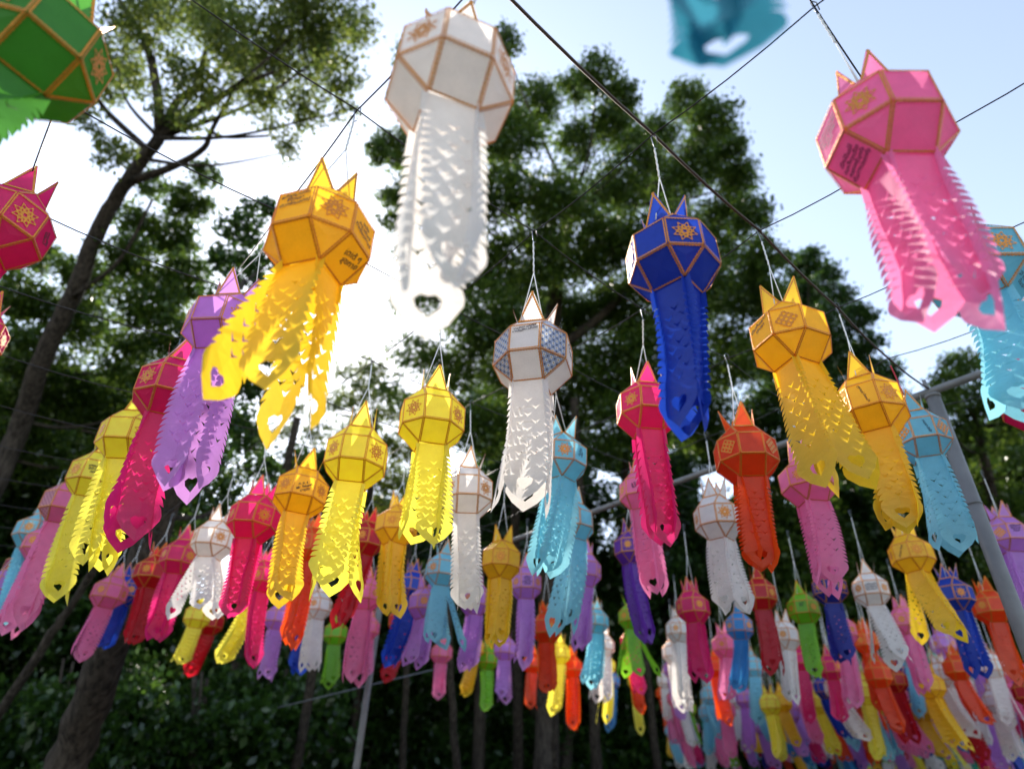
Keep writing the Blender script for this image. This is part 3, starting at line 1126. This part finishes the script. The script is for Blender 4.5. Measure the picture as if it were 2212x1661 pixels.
DIAMOND_AT = {(1706, 735), (1611, 985), (1988, 945), (1240, 1130), (2176, 1158)}
NOTES = {   # (photo position): [(panel kind, panel index, text, size, rotation, dx, dy)]
    (692, 520): [('band', 0, 'ผลิญญาภรณ์\nธีรัตรยา\nจันทร์กมลภณ์', .021, 0, 0, .022), ('band', 2, 'ชนัย\nพรวรินท์\nกิจอัครพนธ์', .020, -12, 0, 0), ('lower', 2, 'โตโต้ ๆ\nสุขกาย', .024, 20, .01, .01)],
    (1152, 775): [('band', 0, 'นายสิงหา กลั่นใจดี\nนางกัญฐิกา กลั่นใจดี', .0165, 4, 0, .036), ('band', 2, 'สิงหา\nกัญฐิกา', .026, -20, 0, .02)],
    (1706, 735): [('band', 0, 'เดิมพ้นเยาว์\nเสนหา', .024, 14, 0, .02)],
    (1880, 882): [('band', 0, 'สุขุมาลย์ น้อยหนึ่ง', .017, -78, .004, 0)],
    (2110, 588): [('band', 2, 'ญ.โสภิตา ๑\n19 พ.ย. 2537\nปีจอ', .019, 0, 0, .02), ('lower', 2, 'พิชญะ\nแพงต์\n29 ธ.ค. 2545\nปีมะเมีย.', .019, 0, 0, .012), ('lower', 6, 'สุขสันต์\nวันลอยกระทง', .02, 0, 0, 0)],
    (1910, 293): [('band', 6, 'ขอให้มีความสุข\nสุขภาพแข็งแรง\nร่ำรวย เจริญ\nโชคดี', .016, 0, 0, 0), ('lower', 6, 'ปีใหม่นี้ขอให้\nสมหวังทุกเรื่อง\nครอบครัวสุขใจ\nเดินทางปลอดภัย', .016, 0, 0, 0)],
    (650, 1067): [('band', 0, 'ภ. ส. ร\nMr. Sakawt\nมาชูชัย', .02, 25, 0, -.01)],
    (1988, 945): [('band', 0, 'วรรณา สุขใจ', .016, -78, .02, 0)],
    (207, 1033): [('band', 0, 'ครอบครัว\nใจดี มีสุข\nโชคดี', .019, 0, 0, 0)],
    (5, 490): [('band', 2, 'พรชัย\nปีใหม่', .022, -60, 0, 0)],
    (92, 1178): [('band', 0, 'นภา\nสมใจ', .028, -70, 0, 0), ('lower', 0, 'ขอให้รวย\nมีสุข', .026, -70, 0, 0)],
    (1136, 1262): [('band', 0, 'ขอให้มีสุข\nสมหวัง\nโชคดี ร่ำรวย\nแข็งแรง', .019, 0, 0, 0)],
    (1881, 1276): [('band', 0, 'ขอให้ครอบครัว\nมีความสุขมาก ๆ\nสุขภาพแข็งแรง\nร่ำรวยเงินทอง', .018, 0, 0, 0)],
    (1387, 1065): [('band', 0, 'สุขใจ\nโชคดี', .02, -80, 0, 0)],
    (1955, 1343): [('band', 0, 'มีสุข\nสมหวัง\nโชคดี', .02, 0, 0, .02)],
    (2176, 1158): [('band', 0, 'ขอให้โชคดี\nมีความสุข\nร่ำรวย', .019, 0, 0, .02)],
    (1736, 1317): [('band', 0, 'โชคดี\nมีสุข', .02, 0, 0, .02)],
    (672, 1180): [('band', 0, 'โชคดี', .024, 0, 0, 0)],
    (1969, 1199): [('band', 0, 'สมหวัง โชคดี', .019, 60, 0, 0)],
    (1212, 992): [('band', 2, 'ส.สุขใจ\nใจดี', .022, 60, 0, 0)],
}
SPREAD = {(1152, 775): 1.0, (462, 1168): 1.4, (1706, 735): 1.1, (1988, 945): .9, (1910, 293): .65, (488, 712): .8, (692, 520): 1.0, (770, 990): 1.0, (1364, 1333): 1.8,
          (1881, 1276): 1.3, (1478, -335): .2, (1452, 565): .25, (1397, 888): .3, (956, 1234): 1.3, (1969, 1199): 1.1, (2106, 1402): 1.4, (975, 186): .6, (1611, 985): .2}
GROUP = 'paper lanterns hung from the wire net'
W_BODY = .29
USED = []


def lantern(col, px, py, w, tx, ty, yaw, label, group=None, depth=None, level=None, pos=None, tail=None):
    m1, m2 = TWO.get(col, (col, col))
    rng = np.random.default_rng(int(abs(px) * 7 + abs(py) * 13))
    if pos is None:
        if w < 60: w *= 1.22
        weff = w / math.sqrt(1 + ((px - CX) / FPX) ** 2)
        dw = W_BODY * FPX / weff
        dp = min(max(plane_depth(px, py), .62 * dw), 1.15 * dw)
        depth = depth or math.sqrt(dw * dp)
        pos = at(px, py, depth)
        # tail end: on the upright plane through the body that faces the camera
        hd = Vector((pos.x, pos.y, 0)).normalized()
        ray = at(tx, ty, 1.0) - Vector((0, 0, CAM_Z))
        tt = Vector((pos.x, pos.y, 0)).dot(hd) / max(.05, Vector((ray.x, ray.y, 0)).dot(hd))
        tail = Vector((0, 0, CAM_Z)) + ray * tt - pos
        if tail.length > 1.05: tail = tail.normalized() * 1.05
    USED.append(pos)
    d = Vector((pos.x, pos.y, 0)).normalized(); right = Vector((d.y, -d.x, 0))
    n = -d * math.cos(math.radians(yaw)) + right * math.sin(math.radians(yaw))
    rz = math.atan2(n.y, n.x)
    root = empty('paper_lantern', pos)
    lean = Vector((tail.x, tail.y, 0)) / max(.2, tail.length)
    tilt = Matrix.Rotation(float(rng.uniform(-.035, .035)) - lean.y * -.10, 4, 'X') @ Matrix.Rotation(float(rng.uniform(-.035, .035)) - lean.x * .10, 4, 'Y')
    root.rotation_euler = (tilt @ Matrix.Rotation(rz, 4, 'Z')).to_euler()
    tag(root, label, 'lantern', group or GROUP)
    Rm = root.rotation_euler.to_matrix().inverted()
    T = Rm @ tail
    size = level if level is not None else (2 if w >= 54 else 1)
    notes = NOTES.get((px, py), [])
    spread = SPREAD.get((px, py), float(rng.uniform(.25, .65)))
    sheet = SHEETS_HI[int(rng.integers(0, 4))]
    sc = float(rng.uniform(.96, 1.04)); root.scale = (sc, sc, sc * float(rng.uniform(.96, 1.05)))
    if size == 2:
        for fi, (kind, k, pts) in enumerate(FACES):
            o = link('panel', panel_mesh(fi, m2 if k % 2 else m1), root)
            o.matrix_local = FRAMES[fi]
            if kind == 'band' and k % 2 and col not in TWO:
                link('medallion', DIAMOND if (px, py) in DIAMOND_AT else ROSETTE, o).matrix_local = Matrix.Translation((float(rng.uniform(-.004, .004)), float(rng.uniform(-.004, .004)), 0)) @ Matrix.Rotation(float(rng.uniform(-.3, .3)), 4, 'Z') @ Matrix.Scale(float(rng.uniform(.9, 1.06)), 4)
            for (nk, ni, txt, sz, rot, dx, dy) in notes:
                if nk == kind and ni == k:
                    link('handwriting', writing(txt, sz, rot, dx, dy), o)
        link('gold_trim', TRIM, root)
        for k in range(4):
            o = link('crown_point', crown_pt_mesh(m1), root)
            o.matrix_local = CROWN_M[k] @ Matrix.Rotation(float(rng.uniform(-.22, .16)), 4, 'X') @ Matrix.Rotation(float(rng.uniform(-.06, .06)), 4, 'Z')
            link('crown_trim', CROWN_TRIM, o)
        for k in range(4):
            link('tail_strip', strip_mesh(sheet, m1, k, T, rng, 1.0, 1.26, spread), root)
    else:
        link('body', body_mesh(m1, m2), root)
        link('gold_trim', TRIM_LO, root)
        link('crown', crown_mesh(m1), root)
        for k in range(4):
            link('tail_strip', strip_mesh(SHEET_LO, m1, k, T, rng, .9, 1.42, spread * 1.5), root)
    s, wz = wire_height(pos.x, pos.y)
    hook = Vector((pos.x, pos.y, max(wz, pos.z + .55)))
    if depth is not None and depth < 4.6:
        i, j = int(round(s[0])), int(round(s[1]))
        g = node(i, j)
        if (Vector((g.x, g.y)) - Vector((pos.x, pos.y))).length < .33:
            hook = g
    cm, hm = hang(pos, hook, 0, 'red_cord' if (px, py) == (1988, 945) else 'cord')
    for nm, me in (('hanging_cord', cm), ('wire_hook', hm)):
        me.transform(Rm.to_4x4())
        link(nm, me, root)
    return root


LANTERNS = [
('leafgreen',70,110,300,-420,260,5,'large green lantern cut off by the top left corner of the frame'),
('crimson',5,490,170,-230,700,-30,'crimson lantern at the left edge right below the big green one'),
('crimson',-62,722,120,-110,930,20,'sliver of a crimson lantern barely showing at the left edge, below the crimson one'),
('white',975,186,260,915,632,10,'large plain white lantern at the top, highest of the white ones'),
('pink',1910,293,288,2068,690,40,'large pink lantern with handwriting hanging against the open sky'),
('deepsky',1478,-335,400,1535,112,12,'blurred light blue lantern nearest the camera, only its tail showing at the top'),
('sky',2110,588,235,2205,910,-5,'light blue lantern half hidden by the tail of the large pink one'),
('crimson',2235,865,150,2280,1100,10,'crimson lantern peeking out behind the light blue tail at the right edge'),
('gold',692,520,222,575,915,-40,'large golden yellow lantern with three handwritten panels, nearest of the yellow ones'),
('blue',1452,565,190,1492,950,-25,'royal blue lantern with gold rosettes hanging from the thick cable'),
('whitepat',1152,775,163,1132,1110,-14,'white lantern with blue flower patterned panels in the middle of the picture'),
('violet',488,712,150,388,1085,-35,'violet lantern with a gold rosette beside the tail of the large golden one'),
('crimson',372,848,148,272,1175,-5,'crimson lantern between the violet lantern and the lemon one at left'),
('lemon',283,948,122,205,1240,-30,'lemon yellow lantern left of the crimson one, upper of the lemon pair at left'),
('lemon',207,1033,102,128,1290,-10,'lemon yellow lantern with faint writing, lower of the lemon pair at left'),
('pinkpat',143,1092,92,35,1360,-12,'pink lantern with grey patterned panels below the lemon pair at left'),
('pink',92,1178,74,-5,1390,8,'pink lantern with written panels under the patterned pink one at left'),
('sky',78,1150,72,5,1345,20,'light blue lantern mostly hidden behind the written pink one at left'),
('maroonpat',45,1227,62,-20,1380,20,'dark patterned maroon lantern near the left edge under the light blue one'),
('violet',8,1266,58,-50,1420,0,'violet lantern cut by the left edge low in the frame'),
('lemon',933,910,142,908,1190,8,'lemon lantern with a bright lit tail just left of the patterned white one'),
('lemon',770,990,128,738,1275,-8,'brightly sunlit lemon lantern with a ragged tail left of centre'),
('gold',650,1067,110,612,1308,3,'golden lantern with scribbled panel between the crimson and the sunlit lemon ones'),
('crimson',549,1122,104,497,1332,-25,'crimson lantern with scaly tail between the white and the golden lanterns at left'),
('white',462,1168,86,415,1350,-30,'white lantern with an orange rosette and a heart cut tail at left'),
('crimson',391,1207,76,333,1383,-20,'magenta lantern just left of the white one with the orange rosette'),
('red',330,1238,68,285,1388,20,'dark red lantern left of the magenta one in the left row'),
('blue',268,1276,60,213,1412,-20,'blue lantern with gold rosette at the far end of the left row'),
('pink',237,1281,56,172,1420,10,'pink lantern at the very end of the left row beside the blue one'),
('white',1010,1067,106,1008,1320,0,'white lantern with two rosettes between the lemon and the patterned white ones'),
('gold',857,1138,76,846,1335,30,'golden lantern half covered by the lemon tail left of the white one'),
('sky',1212,992,96,1172,1245,-38,'light blue lantern with a red rosette behind the patterned white one'),
('sky',1240,1130,76,1212,1372,40,'light blue lantern below the one with the red rosette'),
('sky',956,1234,64,962,1402,10,'light blue lantern behind the tail of the white one with two rosettes'),
('gold',1083,1212,86,1070,1405,42,'golden lantern with sun on its shoulder right of the white one'),
('violet',1136,1262,62,1128,1438,5,'violet lantern with writing right of the golden one in the centre'),
('violet',918,1305,58,890,1450,40,'violet lantern with streaming ribbons left of the light blue one'),
('violet',1027,1297,52,1006,1450,15,'pale violet lantern behind the white tail in the lower middle'),
('violet',1262,1234,48,1252,1390,25,'violet lantern peeking out right of the lower light blue one'),
('orange',1180,1358,54,1184,1500,-20,'orange lantern low in the centre above a small lemon one'),
('lemon',1209,1412,36,1202,1540,10,'small lemon lantern between the orange lanterns low in the centre'),
('orange',1236,1440,38,1241,1572,-10,'small orange lantern right of the small lemon one'),
('orange',1150,1433,38,1150,1538,10,'small orange lantern left of the small lemon one'),
('violet',1091,1402,40,1086,1516,0,'small violet lantern between the green and the orange ones low in the centre'),
('green',1053,1423,38,1048,1530,20,'small green lantern low in the centre beside the violet ones'),
('gold',1024,1400,35,1000,1506,0,'small golden lantern left of the small green one low in the centre'),
('pink',954,1410,38,948,1512,12,'small pink lantern under the light blue tail low in the centre'),
('sky',1287,1343,42,1274,1492,20,'small light blue lantern right of the orange one in the lower middle'),
('white',1304,1395,36,1292,1522,30,'small white lantern just behind the small light blue one'),
('lemon',1311,1438,30,1303,1566,0,'small lemon lantern tucked behind the small white one'),
('azure',1323,1470,28,1316,1576,0,'tiny azure lantern right of the small white and lemon ones'),
('crimson',1397,888,112,1440,1185,15,'crimson lantern left of the royal blue tail'),
('pink',1387,1065,84,1412,1300,-20,'pink lantern under the crimson one beside the blue tail'),
('purple',1363,1186,62,1400,1385,35,'dark purple lantern below the pink one right of centre'),
('green',1364,1333,46,1385,1470,10,'green lantern with forked tail below the dark purple one'),
('crimson',1362,1388,36,1388,1505,0,'small crimson lantern hidden behind the forked green tail'),
('orange',1366,1430,34,1386,1545,0,'small orange lantern behind the crimson tail under the forked green one'),
('lemon',1372,1470,28,1387,1582,0,'tiny lemon lantern at the bottom of the column under the forked green one'),
('orange',1611,985,130,1648,1232,15,'orange lantern with long orange tail right of the royal blue one'),
('white',1551,1122,96,1592,1315,-25,'white lantern with spotted tail below left of the orange one'),
('pink',1745,1042,118,1798,1285,30,'pink lantern under the forked golden tail at right'),
('gold',1706,735,165,1805,1078,-42,'golden lantern with diamond ornament and widely spread tail at right'),
('gold',1880,882,156,1955,1150,-5,'golden lantern with vertical writing left of the light blue one by the pole'),
('sky',1988,945,122,2062,1200,12,'light blue lantern hanging in front of the grey pole'),
('violet',2176,1158,100,2235,1345,30,'violet lantern right of the grey pole at the right edge'),
('gold',1969,1199,104,2040,1388,-25,'golden lantern just below the tails of the golden and light blue ones at right'),
('blue',2061,1286,94,2122,1473,-20,'dark blue lantern with rosette left of the grey pole'),
('orange',2141,1313,90,2198,1475,20,'orange red lantern partly behind the lower end of the grey pole'),
('white',1881,1276,88,1930,1450,5,'white lantern with written panels left of the lower golden one at right'),
('pink',1955,1343,74,2000,1502,35,'pink lantern between the white tail and the lower golden tail at right'),
('navy',1792,1272,84,1825,1442,10,'navy blue lantern behind the tail of the pink one at right'),
('red',1642,1286,70,1666,1450,5,'red lantern with patterned band under the long orange tail'),
('green',1736,1317,78,1765,1475,-5,'bright green lantern with a curling green tail at right'),
('crimson',1497,1313,72,1522,1466,-20,'bright crimson lantern below the spotted white tail'),
('azure',1597,1354,62,1592,1492,0,'azure blue lantern between the crimson and the red ones'),
('white',1695,1375,56,1712,1518,40,'white lantern between the red tail and the green one'),
('pink',1566,1395,48,1562,1512,30,'pink lantern left of the azure one'),
('white',1467,1361,46,1472,1522,30,'cream lantern left of the bright crimson one, upper of two'),
('white',1456,1409,42,1474,1530,20,'cream lantern left of the bright crimson one, lower of two'),
('violet',1450,1446,30,1480,1562,0,'small violet lantern under the two cream ones'),
('white',1436,1470,29,1442,1562,0,'small greyish white lantern at the left end of the far crowd'),
('orange',1430,1498,24,1446,1580,0,'tiny orange lantern at the left end of the far crowd'),
('orange',1545,1440,42,1566,1572,0,'orange lantern below the pink and azure ones with a yellow tail below it'),
('sky',1627,1440,38,1640,1562,0,'light blue lantern under the azure and red tails'),
('crimson',1729,1426,46,1750,1572,0,'crimson lantern below the bright green one'),
('crimson',1794,1443,50,1816,1562,0,'crimson lantern under the navy tail, lower one'),
('pink',1820,1364,68,1842,1522,0,'rose pink lantern mostly hidden behind the navy tail'),
('orange',1871,1385,50,1908,1532,20,'orange lantern left of the written white tail at right'),
('green',1873,1450,34,1902,1562,0,'small green lantern below the orange one at right'),
('navy',1942,1453,42,1968,1582,0,'small navy lantern below the written white tail'),
('sky',1962,1419,44,1987,1562,0,'light blue lantern behind the spread white tail at right'),
('violet',2037,1392,62,2066,1522,10,'violet lantern under the lower golden tail'),
('teal',2020,1430,40,2032,1562,0,'teal green lantern left of the violet one at lower right'),
('violet',2106,1402,60,2165,1538,30,'violet lantern behind the dark blue tail with spread ribbons'),
('crimson',2153,1467,50,2192,1602,0,'crimson lantern low at the right edge'),
('red',2199,1505,52,2235,1640,0,'red lantern in the lower right corner'),
('red',790,1166,64,735,1362,30,'red lantern behind the ragged sunlit lemon tail'),
('orange',672,1180,52,628,1398,20,'orange lantern between the golden tail and the lemon tail at left'),
('crimson',568,1248,52,545,1440,20,'magenta lantern behind the golden tail in the lower left'),
('violet',601,1334,40,572,1474,10,'small violet lantern behind the magenta and orange tails'),
('blue',663,1334,36,640,1455,0,'small blue lantern under the orange tail'),
('white',685,1310,46,668,1458,30,'small white lantern left of the dark red tail'),
('green',725,1368,36,708,1480,0,'small green lantern below the dark red tail'),
('pink',790,1284,52,762,1470,-10,'pink lantern beside the dark red tail left of the pole'),
('pink',794,1357,36,772,1470,20,'small pink lantern just below another pink one by the pole'),
('blue',888,1266,42,840,1440,20,'blue lantern behind the golden tail at the left pole'),
('red',866,1342,38,828,1475,0,'small red lantern by the left pole below the blue one'),
('lemon',427,1331,44,380,1442,0,'small lemon lantern under the heart cut white tail'),
('red',455,1345,40,415,1455,0,'small red lantern behind the heart cut white tail'),
('lemon',545,1290,44,478,1424,0,'small lemon lantern behind the scaly crimson tail'),
]
for row in LANTERNS:
    lantern(*row)

# the far crowd of lanterns at lower right, each on its own spot of the net
FAR = ['pink', 'sky', 'white', 'lemon', 'sky', 'violet', 'pink', 'white', 'white', 'violet', 'crimson', 'lemon', 'orange', 'green', 'blue', 'sky', 'violet', 'gold', 'red', 'pink', 'teal', 'navy', 'azure', 'white']
NAMES = {'sky': 'light blue', 'gold': 'golden', 'lemon': 'lemon yellow', 'azure': 'azure blue', 'navy': 'navy blue', 'teal': 'teal'}
frng = np.random.default_rng(21)
count = 0
tries = 0
while count < 188 and tries < 30000:
    tries += 1
    px = frng.uniform(1440, 2280); dep = 7.5 + 8.5 * frng.uniform(0, 1) ** 1.2
    lo = 7.5 + max(0, (1850 - px)) * .010
    if dep < lo: continue
    d = at(px, 1500, 1.0) - Vector((0, 0, CAM_Z)); f = dep
    h2 = Vector((d.x, d.y, 0)) * f
    z = CAM_Z + frng.uniform(1.30, 1.70)
    pos = Vector((h2.x, h2.y, z))
    qx, qy, qd = to_px(pos)
    if qx > 2225 or qy > 1640: continue
    if any((pos - u).length < .40 for u in USED): continue
    c = FAR[int(frng.integers(0, len(FAR)))]
    side = Vector((d.y, -d.x, 0)).normalized()
    tail = Vector((0, 0, -frng.uniform(.58, .78))) + side * frng.uniform(-.04, .20)
    lantern(c, px, 1500, 24, 0, 0, float(frng.uniform(-40, 40)), 'small %s lantern deep in the distant crowd of lanterns at lower right' % NAMES.get(c, c),
            'far %s lanterns' % NAMES.get(c, c), dep, 1, pos, tail)
    count += 1
